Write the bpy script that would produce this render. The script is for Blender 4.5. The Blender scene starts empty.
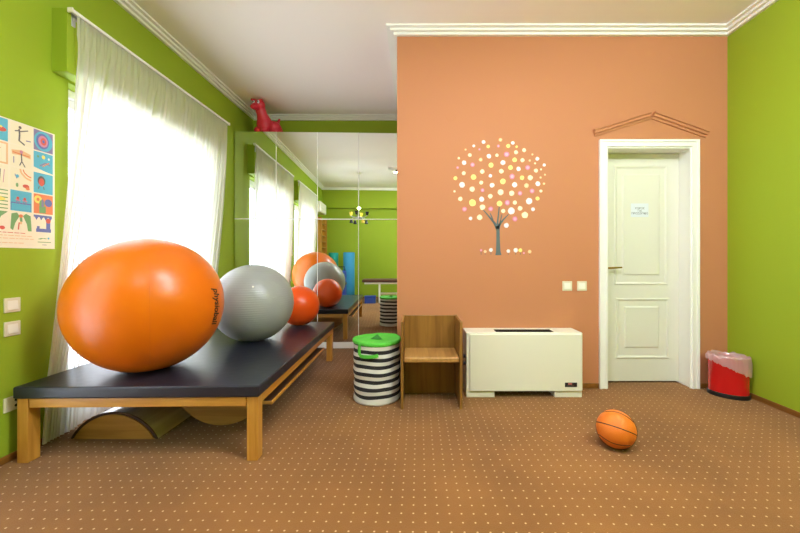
import bpy, bmesh, math, random
from mathutils import Vector, Matrix, noise

R = math.radians
rnd = random.Random(7)
SC = bpy.context.scene
COL = SC.collection

# ------------------------------------------------------------------ camera maths
F = 355.0            # focal length in pixels of an 800 px wide frame
CX, CY = 415.0, 259.0
HC = 1.152           # camera height
XL, XR = -2.315, 2.79        # left and right walls
YB, YR = 5.10, -1.25         # wall behind the mirrors, wall behind the camera
YP, XP = 3.17, -0.16         # front and left faces of the brown partition
H = 3.195


def wz(py, d): return HC + (CY - py) * d / F
def wx(px, d): return (px - CX) * d / F
def ld(px): return XL * F / (px - CX)       # depth of a point on the left wall
S = F / YP


# ------------------------------------------------------------------ materials
def lin(c):
    return tuple((v / 12.92 if v <= .04045 else ((v + .055) / 1.055) ** 2.4) for v in [q / 255 for q in c])


def mat(name, rgb, rough=.6, metal=0., spec=.5, bump=None, var=None, coat=0., sheen=0.):
    m = bpy.data.materials.new(name)
    m.use_nodes = True
    nt = m.node_tree
    b = nt.nodes['Principled BSDF']
    c = lin(rgb) + (1,)
    b.inputs['Base Color'].default_value = c
    b.inputs['Roughness'].default_value = rough
    b.inputs['Metallic'].default_value = metal
    b.inputs['Specular IOR Level'].default_value = spec
    b.inputs['Coat Weight'].default_value = coat
    b.inputs['Coat Roughness'].default_value = .15
    b.inputs['Sheen Weight'].default_value = sheen
    tc = nt.nodes.new('ShaderNodeTexCoord')
    if var:
        sc, amt = var
        n = nt.nodes.new('ShaderNodeTexNoise')
        n.inputs['Scale'].default_value = sc
        n.inputs['Detail'].default_value = 4
        nt.links.new(tc.outputs['Object'], n.inputs['Vector'])
        r = nt.nodes.new('ShaderNodeMix')
        r.data_type = 'RGBA'
        r.inputs['A'].default_value = tuple(v * (1 - amt) for v in c[:3]) + (1,)
        r.inputs['B'].default_value = tuple(min(1, v * (1 + amt)) for v in c[:3]) + (1,)
        nt.links.new(n.outputs['Fac'], r.inputs['Factor'])
        nt.links.new(r.outputs['Result'], b.inputs['Base Color'])
    if bump:
        sc, st = bump
        n = nt.nodes.new('ShaderNodeTexNoise')
        n.inputs['Scale'].default_value = sc
        n.inputs['Detail'].default_value = 3
        nt.links.new(tc.outputs['Object'], n.inputs['Vector'])
        bp = nt.nodes.new('ShaderNodeBump')
        bp.inputs['Strength'].default_value = st
        bp.inputs['Distance'].default_value = .01
        nt.links.new(n.outputs['Fac'], bp.inputs['Height'])
        nt.links.new(bp.outputs['Normal'], b.inputs['Normal'])
    return m


def wood(name, c1, c2, axis='X', scale=6., rough=.38, coat=.15):
    m = mat(name, c1, rough, coat=coat)
    nt = m.node_tree
    b = nt.nodes['Principled BSDF']
    tc = nt.nodes.new('ShaderNodeTexCoord')
    mp = nt.nodes.new('ShaderNodeMapping')
    st = {'X': (.35, 5, 5), 'Y': (5, .35, 5), 'Z': (5, 5, .35)}[axis]
    mp.inputs['Scale'].default_value = st
    n = nt.nodes.new('ShaderNodeTexNoise')
    n.inputs['Scale'].default_value = scale
    n.inputs['Detail'].default_value = 6
    n.inputs['Distortion'].default_value = .6
    r = nt.nodes.new('ShaderNodeValToRGB')
    r.color_ramp.elements[0].position = .35
    r.color_ramp.elements[1].position = .68
    r.color_ramp.elements[0].color = lin(c2) + (1,)
    r.color_ramp.elements[1].color = lin(c1) + (1,)
    L = nt.links.new
    L(tc.outputs['Object'], mp.inputs['Vector'])
    L(mp.outputs['Vector'], n.inputs['Vector'])
    L(n.outputs['Fac'], r.inputs['Fac'])
    L(r.outputs['Color'], b.inputs['Base Color'])
    return m


def emit(name, rgb, st):
    m = bpy.data.materials.new(name)
    m.use_nodes = True
    b = m.node_tree.nodes['Principled BSDF']
    b.inputs['Base Color'].default_value = lin(rgb) + (1,)
    b.inputs['Emission Color'].default_value = lin(rgb) + (1,)
    b.inputs['Emission Strength'].default_value = st
    return m


def film(name, rgb, transp, rough=.5, translucent=.5, gloss=.0):
    """thin sheet: part see-through, part diffusing light both ways"""
    m = bpy.data.materials.new(name)
    m.use_nodes = True
    nt = m.node_tree
    nt.nodes.clear()
    o = nt.nodes.new('ShaderNodeOutputMaterial')
    t = nt.nodes.new('ShaderNodeBsdfTransparent')
    d = nt.nodes.new('ShaderNodeBsdfDiffuse')
    l = nt.nodes.new('ShaderNodeBsdfTranslucent')
    c = lin(rgb) + (1,)
    d.inputs['Color'].default_value = c
    l.inputs['Color'].default_value = c
    m1 = nt.nodes.new('ShaderNodeMixShader')
    m1.inputs['Fac'].default_value = translucent
    m2 = nt.nodes.new('ShaderNodeMixShader')
    m2.inputs['Fac'].default_value = transp
    L = nt.links.new
    L(d.outputs[0], m1.inputs[1]); L(l.outputs[0], m1.inputs[2])
    L(m1.outputs[0], m2.inputs[1]); L(t.outputs[0], m2.inputs[2])
    last = m2
    if gloss > 0:
        g = nt.nodes.new('ShaderNodeBsdfGlossy')
        g.inputs['Roughness'].default_value = rough
        m3 = nt.nodes.new('ShaderNodeMixShader')
        m3.inputs['Fac'].default_value = gloss
        L(last.outputs[0], m3.inputs[1]); L(g.outputs[0], m3.inputs[2])
        last = m3
    L(last.outputs[0], o.inputs['Surface'])
    return m


def mirror_mat():
    m = mat('mirror_glass', (238, 243, 236), .0, 1.)
    m.node_tree.nodes['Principled BSDF'].inputs['Roughness'].default_value = .0
    return m


def carpet_mat():
    m = mat('dotted_carpet', (172, 113, 62), .95, spec=.1, sheen=.15)
    nt = m.node_tree
    N, L = nt.nodes.new, nt.links.new
    b = nt.nodes['Principled BSDF']
    geo = N('ShaderNodeTexCoord')
    mp = N('ShaderNodeMapping')
    mp.inputs['Rotation'].default_value = (0, 0, R(.7))
    L(geo.outputs['Object'], mp.inputs['Vector'])
    sp = N('ShaderNodeSeparateXYZ')
    L(mp.outputs['Vector'], sp.inputs[0])
    PITCH = .0545

    def mth(op, a, bb=None):
        n = N('ShaderNodeMath'); n.operation = op
        for i, v in enumerate((a, bb)):
            if v is None: continue
            if isinstance(v, (int, float)): n.inputs[i].default_value = v
            else: L(v, n.inputs[i])
        return n.outputs[0]
    fx = mth('SUBTRACT', mth('FRACT', mth('DIVIDE', sp.outputs['X'], PITCH)), .5)
    fy = mth('SUBTRACT', mth('FRACT', mth('DIVIDE', sp.outputs['Y'], PITCH)), .5)
    r2 = mth('SQRT', mth('ADD', mth('MULTIPLY', fx, fx), mth('MULTIPLY', fy, fy)))
    ramp = N('ShaderNodeMapRange')
    ramp.inputs['From Min'].default_value = .095
    ramp.inputs['From Max'].default_value = .06
    L(r2, ramp.inputs['Value'])
    n1 = N('ShaderNodeTexNoise'); n1.inputs['Scale'].default_value = 1.6; n1.inputs['Detail'].default_value = 5
    L(geo.outputs['Object'], n1.inputs['Vector'])
    n2 = N('ShaderNodeTexNoise'); n2.inputs['Scale'].default_value = 260; n2.inputs['Detail'].default_value = 2
    L(geo.outputs['Object'], n2.inputs['Vector'])
    mix = N('ShaderNodeMix'); mix.data_type = 'RGBA'
    mix.inputs['A'].default_value = lin((104, 68, 33)) + (1,)
    mix.inputs['B'].default_value = lin((154, 103, 52)) + (1,)
    add = mth('ADD', mth('MULTIPLY', mth('SUBTRACT', mth('MULTIPLY', n1.outputs['Fac'], 1.7), .35), .7), mth('MULTIPLY', n2.outputs['Fac'], .3))
    L(add, mix.inputs['Factor'])
    mix2 = N('ShaderNodeMix'); mix2.data_type = 'RGBA'
    L(ramp.outputs[0], mix2.inputs['Factor'])
    L(mix.outputs['Result'], mix2.inputs['A'])
    mix2.inputs['B'].default_value = lin((204, 170, 130)) + (1,)
    L(mix2.outputs['Result'], b.inputs['Base Color'])
    bp = N('ShaderNodeBump'); bp.inputs['Strength'].default_value = .5; bp.inputs['Distance'].default_value = .004
    L(n2.outputs['Fac'], bp.inputs['Height'])
    L(bp.outputs['Normal'], b.inputs['Normal'])
    return m


def ridged_mat():
    """silver vinyl with fine moulded rings"""
    m = mat('silver_vinyl', (158, 161, 160), .3, spec=.5)
    nt = m.node_tree
    N, L = nt.nodes.new, nt.links.new
    tc = N('ShaderNodeTexCoord')
    w = N('ShaderNodeTexWave'); w.wave_type = 'BANDS'; w.bands_direction = 'Z'
    w.inputs['Scale'].default_value = 17.0
    w.inputs['Distortion'].default_value = .5
    L(tc.outputs['Object'], w.inputs['Vector'])
    bp = N('ShaderNodeBump'); bp.inputs['Strength'].default_value = .16; bp.inputs['Distance'].default_value = .004
    L(w.outputs['Fac'], bp.inputs['Height'])
    L(bp.outputs['Normal'], nt.nodes['Principled BSDF'].inputs['Normal'])
    return m


M = dict(
    green=mat('green_wall_paint', (150, 173, 40), .62, spec=.3, var=(1.5, .03), bump=(60, .05)),
    brown=mat('terracotta_wall_paint', (190, 127, 88), .7, spec=.25, var=(1.2, .03), bump=(60, .04)),
    white=mat('white_ceiling_paint', (250, 244, 243), .75, spec=.2),
    gloss_white=mat('white_gloss_paint', (244, 243, 238), .35),
    door_paint=mat('cream_door_paint', (226, 224, 211), .4),
    cream=mat('cream_enamel', (230, 227, 208), .4),
    plastic=mat('white_plastic', (240, 236, 222), .35),
    plastic_edge=mat('cream_plastic', (226, 218, 190), .4),
    black=mat('black_plastic', (22, 22, 24), .45),
    dark_hole=mat('dark_socket_hole', (10, 10, 10), .8),
    skirting=wood('skirting_wood', (150, 98, 38), (118, 72, 26), 'Y', 5),
    carpet=carpet_mat(),
    mirror=mirror_mat(),
    beech=wood('honey_beech', (208, 150, 62), (186, 126, 44), 'X', 7),
    beech_y=wood('honey_beech_long', (205, 146, 58), (182, 122, 42), 'Y', 7),
    beech_z=wood('honey_beech_upright', (208, 150, 62), (184, 124, 44), 'Z', 7),
    ply=wood('plywood_panel', (152, 108, 46), (122, 82, 30), 'Z', 4, .42),
    ply_seat=wood('plywood_seat', (186, 140, 76), (160, 114, 56), 'Y', 6, .4),
    tan_wood=wood('tan_rocker_wood', (186, 138, 62), (160, 112, 44), 'X', 5),
    dark_board=wood('dark_varnished_board', (206, 186, 176), (180, 158, 148), 'Y', 4, .2, 1.0),
    dark_edge=mat('dark_wood_edge', (70, 44, 28), .45),
    vinyl=mat('navy_vinyl', (30, 32, 44), .3, spec=.6, bump=(18, .12)),
    orange_ball=mat('orange_vinyl', (222, 108, 2), .32, spec=.5, bump=(120, .03)),
    red_ball=mat('orange_red_vinyl', (236, 84, 16), .32, spec=.5),
    silver_ball=ridged_mat(),
    seam_orange=mat('orange_seam', (214, 104, 10), .35),
    ink=mat('black_ink', (24, 20, 18), .6),
    stripe_black=mat('black_canvas', (34, 32, 34), .85, bump=(30, .3)),
    stripe_white=mat('white_canvas', (218, 215, 206), .85, bump=(30, .3)),
    lime=mat('green_fabric', (84, 188, 56), .75, bump=(90, .3)),
    lime_dark=mat('dark_green_mesh', (44, 120, 36), .85),
    red_metal=mat('red_enamel', (196, 14, 22), .18, spec=.6, coat=.6),
    basketball=mat('orange_rubber', (228, 118, 24), .5, bump=(220, .4)),
    seam_black=mat('black_rubber_seam', (40, 22, 14), .6),
    toy_red=mat('red_rubber', (200, 36, 56), .38),
    brass=mat('brass', (196, 160, 70), .25, 1.),
    chrome=mat('grey_metal', (190, 192, 196), .3, 1.),
    paper=mat('white_paper', (226, 232, 240), .8),
    poster_paper=mat('cream_poster_paper', (240, 228, 206), .7),
    trunk=mat('slate_sticker', (84, 98, 98), .6),
    frame=mat('white_window_frame', (236, 238, 238), .35),
    glass=film('clear_glass', (240, 245, 245), .93, .02, .0, .06),
    curtain=film('sheer_curtain', (252, 247, 241), .30, .5, .60),
    bag=film('pale_plastic_bag', (250, 214, 222), .5, .15, .35, .16),
    teal=mat('teal_foam', (20, 160, 150), .7),
    blue=mat('blue_foam', (48, 140, 190), .7, bump=(20, .3)),
    navy=mat('navy_fabric', (40, 70, 160), .7),
    bench_brown=mat('dark_brown_vinyl', (86, 54, 42), .4),
    yellow_shade=mat('yellow_shade', (220, 190, 60), .4),
    tube=emit('lit_tube', (255, 250, 240), 14.0),
    bulb=emit('lit_bulb', (255, 244, 225), 2.0),
)


# ------------------------------------------------------------------ mesh helpers
class B:
    def __init__(s): s.bm = bmesh.new()

    def poly(s, pts, mi=0):
        f = s.bm.faces.new([s.bm.verts.new(p) for p in pts]); f.material_index = mi; return f

    def box(s, x0, x1, y0, y1, z0, z1, mi=0, M4=None):
        P = [(x, y, z) for x in (x0, x1) for y in (y0, y1) for z in (z0, z1)]
        if M4: P = [M4 @ Vector(p) for p in P]
        v = [s.bm.verts.new(p) for p in P]
        for q in ((0, 1, 3, 2), (4, 6, 7, 5), (0, 4, 5, 1), (2, 3, 7, 6), (0, 2, 6, 4), (1, 5, 7, 3)):
            s.bm.faces.new([v[i] for i in q]).material_index = mi
        return s

    def prism(s, pts, a, b, axis='y', mi=0):
        """2D outline extruded along an axis between a and b"""
        def P(u, v, w):
            return {'y': (u, w, v), 'x': (w, u, v), 'z': (u, v, w)}[axis]
        A = [s.bm.verts.new(P(u, v, a)) for u, v in pts]
        C = [s.bm.verts.new(P(u, v, b)) for u, v in pts]
        n = len(pts)
        s.bm.faces.new(A).material_index = mi
        s.bm.faces.new(C[::-1]).material_index = mi
        for i in range(n):
            s.bm.faces.new([A[i], C[i], C[(i + 1) % n], A[(i + 1) % n]]).material_index = mi
        return s

    def tube(s, path, rad, seg=10, mi=0, closed=False):
        path = [Vector(p) for p in path]
        n = len(path)
        rr = rad if isinstance(rad, (list, tuple)) else [rad] * n
        rings, up = [], None
        for i, p in enumerate(path):
            if closed: t = path[(i + 1) % n] - path[i - 1]
            else: t = path[min(i + 1, n - 1)] - path[max(i - 1, 0)]
            t.normalize()
            if up is None:
                up = Vector((0, 0, 1)) if abs(t.z) < .9 else Vector((1, 0, 0))
            a = t.cross(up).normalized(); up = a.cross(t).normalized()
            rings.append([s.bm.verts.new(p + rr[i] * (math.cos(k * 2 * math.pi / seg) * a + math.sin(k * 2 * math.pi / seg) * up)) for k in range(seg)])
        m = n if closed else n - 1
        for i in range(m):
            r0, r1 = rings[i], rings[(i + 1) % n]
            for k in range(seg):
                s.bm.faces.new([r0[k], r0[(k + 1) % seg], r1[(k + 1) % seg], r1[k]]).material_index = mi
        if not closed:
            s.bm.faces.new(rings[0][::-1]).material_index = mi
            s.bm.faces.new(rings[-1]).material_index = mi
        return s

    def lathe(s, prof, seg=40, c=(0, 0, 0), sx=1., sy=1., mi=0, mis=None, fn=None):
        """profile of (radius, z); ends closed when radius is 0"""
        rings = []
        for r, z in prof:
            if r < 1e-6:
                rings.append([s.bm.verts.new((c[0], c[1], c[2] + z))])
            else:
                ring = []
                for k in range(seg):
                    a = 2 * math.pi * k / seg
                    q = fn(a, r, z) if fn else (r, z)
                    ring.append(s.bm.verts.new((c[0] + q[0] * sx * math.cos(a), c[1] + q[0] * sy * math.sin(a), c[2] + q[1])))
                rings.append(ring)
        for i in range(len(rings) - 1):
            a, b = rings[i], rings[i + 1]
            k0 = mis[i] if mis else mi
            for k in range(seg):
                j = (k + 1) % seg
                if len(a) == 1 and len(b) == 1: continue
                if len(a) == 1: f = [a[0], b[j], b[k]]
                elif len(b) == 1: f = [a[k], a[j], b[0]]
                else: f = [a[k], a[j], b[j], b[k]]
                s.bm.faces.new(f).material_index = k0
        return s

    def ball(s, c, r, seg=32, rings=16, sc=(1, 1, 1), mi=0, rot=None):
        m = Matrix.Translation(c) @ (rot.to_4x4() if rot else Matrix()) @ Matrix.Diagonal((r * sc[0], r * sc[1], r * sc[2], 1))
        res = bmesh.ops.create_uvsphere(s.bm, u_segments=seg, v_segments=rings, radius=1, matrix=m)
        for v in res['verts']:
            for f in v.link_faces: f.material_index = mi
        return s

    def build(s, name, mats, parent=None, smooth=None, bevel=None, loc=None, rotz=None, subd=0):
        bmesh.ops.recalc_face_normals(s.bm, faces=s.bm.faces)
        if smooth is not None:
            for f in s.bm.faces: f.smooth = True
            ang = R(smooth)
            for e in s.bm.edges:
                if len(e.link_faces) == 2 and e.calc_face_angle(0) > ang: e.smooth = False
        me = bpy.data.meshes.new(name)
        s.bm.to_mesh(me); s.bm.free()
        for m in (mats if isinstance(mats, (list, tuple)) else [mats]): me.materials.append(m)
        o = bpy.data.objects.new(name, me)
        COL.objects.link(o)
        if parent: o.parent = parent
        if loc is not None: o.location = loc
        if rotz is not None: o.rotation_euler = (0, 0, rotz)
        if bevel:
            md = o.modifiers.new('bevel', 'BEVEL')
            md.width, md.segments = bevel
            md.limit_method = 'ANGLE'; md.angle_limit = R(40)
            md.harden_normals = False
            for p in me.polygons: p.use_smooth = True
            me.update()
            wn = o.modifiers.new('wn', 'WEIGHTED_NORMAL'); wn.keep_sharp = True
        if subd:
            md = o.modifiers.new('sub', 'SUBSURF'); md.levels = md.render_levels = subd
        return o


def tag(o, label, cat, group=None):
    o['label'] = label; o['category'] = cat
    if group: o['group'] = group
    return o


def thing(name, label, cat, loc=(0, 0, 0), rotz=0., group=None):
    o = bpy.data.objects.new(name, None)
    o.empty_display_size = .1
    COL.objects.link(o)
    o.location = loc; o.rotation_euler = (0, 0, rotz)
    return tag(o, label, cat, group)


def struct(o):
    o['kind'] = 'structure'; return o


def copy_thing(root, loc, label, rotz=None):
    r = root.copy(); COL.objects.link(r); r.location = loc; r['label'] = label
    if rotz is not None: r.rotation_euler = (0, 0, rotz)
    for ch in list(root.children):
        c = ch.copy(); COL.objects.link(c); c.parent = r
        for g in ch.children:
            d = g.copy(); COL.objects.link(d); d.parent = c
    return r


def text_mesh(body, size, align='CENTER', shear=0., bold=0.):
    cu = bpy.data.curves.new('lettering', 'FONT')
    cu.body = body; cu.size = size; cu.align_x = align; cu.align_y = 'CENTER'
    cu.resolution_u = 3; cu.shear = shear; cu.offset = bold
    o = bpy.data.objects.new('lettering', cu)
    COL.objects.link(o)
    dg = bpy.context.evaluated_depsgraph_get()
    me = bpy.data.meshes.new_from_object(o.evaluated_get(dg))
    bpy.data.objects.remove(o)
    bpy.data.curves.remove(cu)
    return me


def place_text(b, me, fn, mi=0):
    vs = [b.bm.verts.new(fn(v.co.x, v.co.y)) for v in me.vertices]
    for p in me.polygons:
        try: b.bm.faces.new([vs[i] for i in p.vertices]).material_index = mi
        except ValueError: pass
    bpy.data.meshes.remove(me)


# ------------------------------------------------------------------ room shell
struct(B().box(XL - .3, XR + .25, YR - .25, YB + .25, -.1, 0).build('floor', M['carpet']))
struct(B().box(XL - .3, XR + .25, YR - .25, YB + .25, H, H + .1).build('ceiling', M['white']))

WIN = [(2.37, 4.02), (.30, 1.72)]       # two balcony doors in the left wall (y ranges)
WT = 2.33
w = B()
xs0 = XL - .26
ys = [YR - .2, WIN[1][0], WIN[1][1], WIN[0][0], WIN[0][1], YB]
for i in range(5):
    w.box(xs0, XL, ys[i], ys[i + 1], (WT if i in (1, 3) else 0), H)
struct(w.build('wall_left', M['green']))
struct(B().box(XR, XR + .2, YR - .2, YB + .2, 0, H).build('wall_right', M['green']))
struct(B().box(XL - .26, XR, YB, YB + .2, 0, H).build('wall_back', M['green']))
w = B().box(XL, XR, YR - .2, YR, 0, H)
w.box(XL, XR, YR, YR + .12, 2.62, H)
struct(w.build('wall_rear', M['green']))

# brown partition with the door opening
DX0, DX1, DZ = wx(607, YP), wx(691, YP), wz(148.4, YP)
w = B()
w.box(XP, DX0, YP, YP + .28, 0, H)
w.box(DX1, XR, YP, YP + .28, 0, H)
w.box(DX0, DX1, YP, YP + .28, DZ, H)
w.box(XP, XP + .2, YP + .28, YB, 0, H)
struct(w.build('wall_partition', M['brown']))

# cornices: three steps, one run per wall
def cornice(n, x0, x1, y0, y1, side):
    b = B()
    for p, q in ((.028, .057), (.058, .036), (.090, .015)):
        zz0 = H - q - .0006 * (n % 2)
        p -= .0006 * (n % 2)
        if side == 'L': b.box(x0, x0 + p, y0, y1, zz0, H)
        if side == 'R': b.box(x0 - p, x0, y0, y1, zz0, H)
        if side == 'F': b.box(x0 if isinstance(x0, float) else x0, x1, y0 - p, y0, zz0, H)
        if side == 'FO': b.box(x0 - p, x1, y0 - p, y0, zz0, H)
        if side == 'N': b.box(x0, x1, y0, y0 + p, zz0, H)
    struct(b.build('trim_%d' % n, M['gloss_white']))
cornice(1, XL, 0, YR + .12, YB, 'L')
cornice(2, XL, XP, YB, 0, 'F')
cornice(3, XP, 0, YP, YB, 'R')
cornice(4, XP, XR, YP, 0, 'FO')
cornice(5, XR, 0, YR + .12, YP, 'R')
cornice(6, XL, XR, YR + .12, 0, 'N')

# skirting
struct(B().box(XL, XL + .012, WIN[1][1], WIN[0][0] - .005, 0, .042).build('baseboard_left', M['skirting'], bevel=(.003, 1)))
struct(B().box(XR - .012, XR, YR, YP, 0, .042).build('baseboard_right', M['skirting'], bevel=(.003, 1)))
b = B().box(XP, wx(598.5, YP), YP - .012, YP, 0, .045).box(wx(698, YP), XR - .012, YP - .012, YP, 0, .045)
struct(b.build('baseboard_front', M['skirting'], bevel=(.003, 1)))
struct(B().box(XL, XR, YR, YR + .012, 0, .05).build('baseboard_rear', M['skirting'], bevel=(.003, 1)))

# ------------------------------------------------------------------ balcony doors, shutter boxes
def window(n, y0, y1):
    x = XL - .12
    b = B()
    t = .055
    b.box(x - .03, x + .03, y0, y0 + t, 0, WT); b.box(x - .03, x + .03, y1 - t, y1, 0, WT)
    b.box(x - .03, x + .03, y0 + t, y1 - t, WT - t, WT); b.box(x - .03, x + .03, y0 + t, y1 - t, 0, .05)
    fr = struct(b.build('window_%d' % n, M['frame'], bevel=(.004, 2)))
    ym = (y0 + y1) / 2
    for k, (a, c) in enumerate(((y0 + t, ym + .02), (ym - .02, y1 - t))):
        xx = x + (.012 if k else -.012)
        s = B()
        e = .06
        s.box(xx - .01, xx + .01, a, a + e, .05, WT - t); s.box(xx - .01, xx + .01, c - e, c, .05, WT - t)
        s.box(xx - .01, xx + .01, a + e, c - e, WT - t - e, WT - t); s.box(xx - .01, xx + .01, a + e, c - e, .05, .15)
        sash = s.build('sash', M['frame'], fr, bevel=(.003, 1))
        B().box(xx - .003, xx + .003, a + e, c - e, .15, WT - t - e).build('glass_pane', M['glass'], sash)
    return fr
window(1, *WIN[0])
window(2, *WIN[1])
# outside sill slabs of the balcony
BZ0, BZ1 = wz(72, 2.25), wz(6, 2.25)
for n, (a, c) in ((7, (ld(53) - .01, 4.10)), (8, (WIN[1][0] - .08, WIN[1][1] + .1))):
    b = B().box(XL, XL + .10, a, c, BZ0 + .01, BZ1)
    b.box(XL + .095, XL + .104, a + .05, c - .05, BZ0 + .06, BZ1 - .04)
    struct(b.build('trim_%d' % n, M['green'], bevel=(.004, 2)))

# ------------------------------------------------------------------ curtain rails and curtains
RX, RZ = XL + .125, 2.745
def rail(y0, y1, label):
    t = thing('curtain_rail', label, 'curtain rail', (RX, y0, RZ - .02), 0, 'curtain rails over the balcony doors')
    L = y1 - y0
    B().box(-.014, .014, 0, L, 0, .022).build('rail', M['gloss_white'], t, bevel=(.004, 2))
    B().box(-.006, .006, 0, L, -.006, 0).build('track', M['chrome'], t)
    for yy in (.03, L - .1):
        b = B().box(-.022, -.014, yy, yy + .025, -.03, .02).box(-.03, -.0215, yy - .005, yy + .03, -.07, .02)
        b.build('bracket', M['chrome'], t, bevel=(.003, 1))
    for yy in (-.012, L): B().box(-.017, .017, yy, yy + .012, -.004, .026).build('end_cap', M['plastic'], t, bevel=(.003, 2))
    return t
rail(2.263, 4.165, 'white rail holding the sheer curtain beside the big orange ball')
rail(.12, 1.86, 'white rail over the second balcony door behind the camera, seen only in the mirror')


def curtain(y0, y1, yb0, yb1, label, seed, nf):
    rr = random.Random(seed)
    NU, NV = 420, 46
    b = B()
    ph = [rr.uniform(0, 6.28) for _ in range(6)]
    rows = []
    for j in range(NV + 1):
        v = j / NV
        z = RZ - .029 - v * (RZ - .029 - .018)
        sv = min(1, max(0, (v - .03) / .82)); sv = sv ** 1.3; yv = v ** 2.2
        row = []
        for i in range(NU + 1):
            u = i / NU
            # bunched towards the near edge lower down
            uu = u ** (1 + .9 * sv) if u > 0 else 0
            ya = y0 + (yb0 - y0) * yv
            yc = y1 + (yb1 - y1) * yv
            y = ya + (yc - ya) * uu
            A = (.004 + .018 * min(1, v / .12)) * (1 - .52 * sv)
            g = u * nf * 6.283
            wob = 1.7 * math.sin(u * 21 + ph[0]) + 1.1 * math.sin(u * 47 + ph[1] + v * .8)
            f = math.sin(g + wob) + .35 * math.sin(2.3 * g + ph[2] + 1.5 * wob * (1 - .3 * v)) * (1 - .6 * sv)
            if v < .05:   # gathered heading tape
                f = .55 * f + .6 * math.sin(g * 2.1 + ph[3])
            rec = min(1, max(0, (uu - .10) / .06))
            x = RX + .012 + (-.098 - .038 * rec) * sv + A * f / 1.2
            y += .006 * math.cos(g + wob) * min(1, v * 6)
            row.append(b.bm.verts.new((x - RX, y - y0, z)))
        rows.append(row)
    for j in range(NV):
        for i in range(NU):
            b.bm.faces.new([rows[j][i], rows[j][i + 1], rows[j + 1][i + 1], rows[j + 1][i]])
    o = b.build('sheer_curtain', M['curtain'], loc=(RX, y0, 0), smooth=180)
    return tag(o, label, 'curtain', 'sheer curtains')
curtain(2.287, 4.125, 2.175, 4.0, 'white sheer curtain hanging behind the big orange ball and the padded table', 3, 30)
curtain(.16, 1.83, .2, 1.75, 'white sheer curtain over the balcony door behind the camera, seen only in the mirror', 5, 27)

# ------------------------------------------------------------------ door
DY = YP + .14
dk = F / DY
def dx(px): return wx(px, DY)
def dz(py): return wz(py, DY)
lx0, lx1, lz0, lz1 = DX0 + .003, DX1 - .003, .014, DZ - .006
leaf = B().box(lx0, lx1, DY, DY + .04, lz0, lz1)
door = struct(leaf.build('door_1', M['door_paint'], bevel=(.002, 1)))
def panel(px0, px1, py0, py1, ix0, ix1, iy0, iy1):
    x0, x1, z0, z1 = dx(px0), dx(px1), dz(py1), dz(py0)
    b = B()
    e = .028
    # raised moulding frame, mitred profile
    prof = [(0, .0), (.006, .008), (.014, .008), (e, .0)]
    for i in range(len(prof) - 1):
        (d0, h0), (d1, h1) = prof[i], prof[i + 1]
        A = [(x0 + d0, DY - h0, z0 + d0), (x1 - d0, DY - h0, z0 + d0), (x1 - d0, DY - h0, z1 - d0), (x0 + d0, DY - h0, z1 - d0)]
        C = [(x0 + d1, DY - h1, z0 + d1), (x1 - d1, DY - h1, z0 + d1), (x1 - d1, DY - h1, z1 - d1), (x0 + d1, DY - h1, z1 - d1)]
        for k in range(4):
            b.poly([A[k], A[(k + 1) % 4], C[(k + 1) % 4], C[k]])
    b.build('panel_moulding', M['door_paint'], door)
    X0, X1, Z0, Z1 = dx(ix0), dx(ix1), dz(iy1), dz(iy0)
    b = B()
    g = .014
    o4 = [(X0, DY, Z0), (X1, DY, Z0), (X1, DY, Z1), (X0, DY, Z1)]
    i4 = [(X0 + g, DY - .008, Z0 + g), (X1 - g, DY - .008, Z0 + g), (X1 - g, DY - .008, Z1 - g), (X0 + g, DY - .008, Z1 - g)]
    for k in range(4): b.poly([o4[k], o4[(k + 1) % 4], i4[(k + 1) % 4], i4[k]])
    b.poly(i4)
    b.build('raised_panel', M['door_paint'], door)
panel(614, 667.5, 165.5, 285, 621.5, 659.5, 174, 275.5)
panel(615.5, 668.8, 298, 358.5, 624, 658.8, 306, 348)
# architrave and jamb
b = B()
ax0, ax1, az = wx(598.7, YP), wx(697.8, YP), wz(140.2, YP)
for d0, d1, h in ((0, .02, .026), (.02, .05, .018), (.05, .062, .024), (.062, .075, .012)):
    b.box(ax0 + d0, ax0 + d1, YP - h, YP, 0, az - d0)
    b.box(ax1 - d1, ax1 - d0, YP - h, YP, 0, az - d0)
    b.box(ax0 + d1, ax1 - d1, YP - h, YP, az - d1, az - d0)
b.box(DX0 - .002, DX0 + .003, YP - .01, DY + .05, 0, DZ)
b.box(DX1 - .003, DX1 + .002, YP - .01, DY + .05, 0, DZ)
b.box(DX0, DX1, YP - .01, DY + .05, DZ - .003, DZ + .002)
b.build('door_frame', M['gloss_white'], door)
b = B().box(DX0, DX1, DY + .045, DY + .06, 0, DZ)
b.build('door_gap_backing', M['black'], door)  # black sheet added behind the leaf so the gaps round it look dark
hx, hz = dx(605.5), dz(268)
b = B().box(hx - .022, hx + .022, DY - .008, DY, hz - .11, hz + .06)
pl = b.build('handle_plate', M['door_paint'], door, bevel=(.004, 2))
b = B().tube([(hx, DY - .006, hz), (hx, DY - .05, hz)], .009)
b.tube([(hx - .005, DY - .05, hz), (hx + .05, DY - .052, hz + .002), (hx + .125, DY - .046, hz + .006)], [.01, .009, .008])
b.build('door_handle', M['brass'], door, smooth=40)
# paper notice on the door
t = thing('door_notice', 'small white paper notice with three lines of print on the cream door', 'sign', (dx(639), DY - .0105, dz(210.4)))
pw, phh = 17.5 / dk, 13.5 / dk
B().box(-pw / 2, pw / 2, 0, .001, -phh / 2, phh / 2).build('paper', M['paper'], t)
b = B()
for k, s in enumerate(('ΧΩΡΟΣ', 'ΓΙΑ', 'ΠΡΟΣΩΠΙΚΟ')):
    me = text_mesh(s, .026)
    place_text(b, me, lambda x, y, k=k: (x, -.0006, y + .021 - k * .0235 - .004))
b.build('printed_lines', M['ink'], t)

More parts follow.
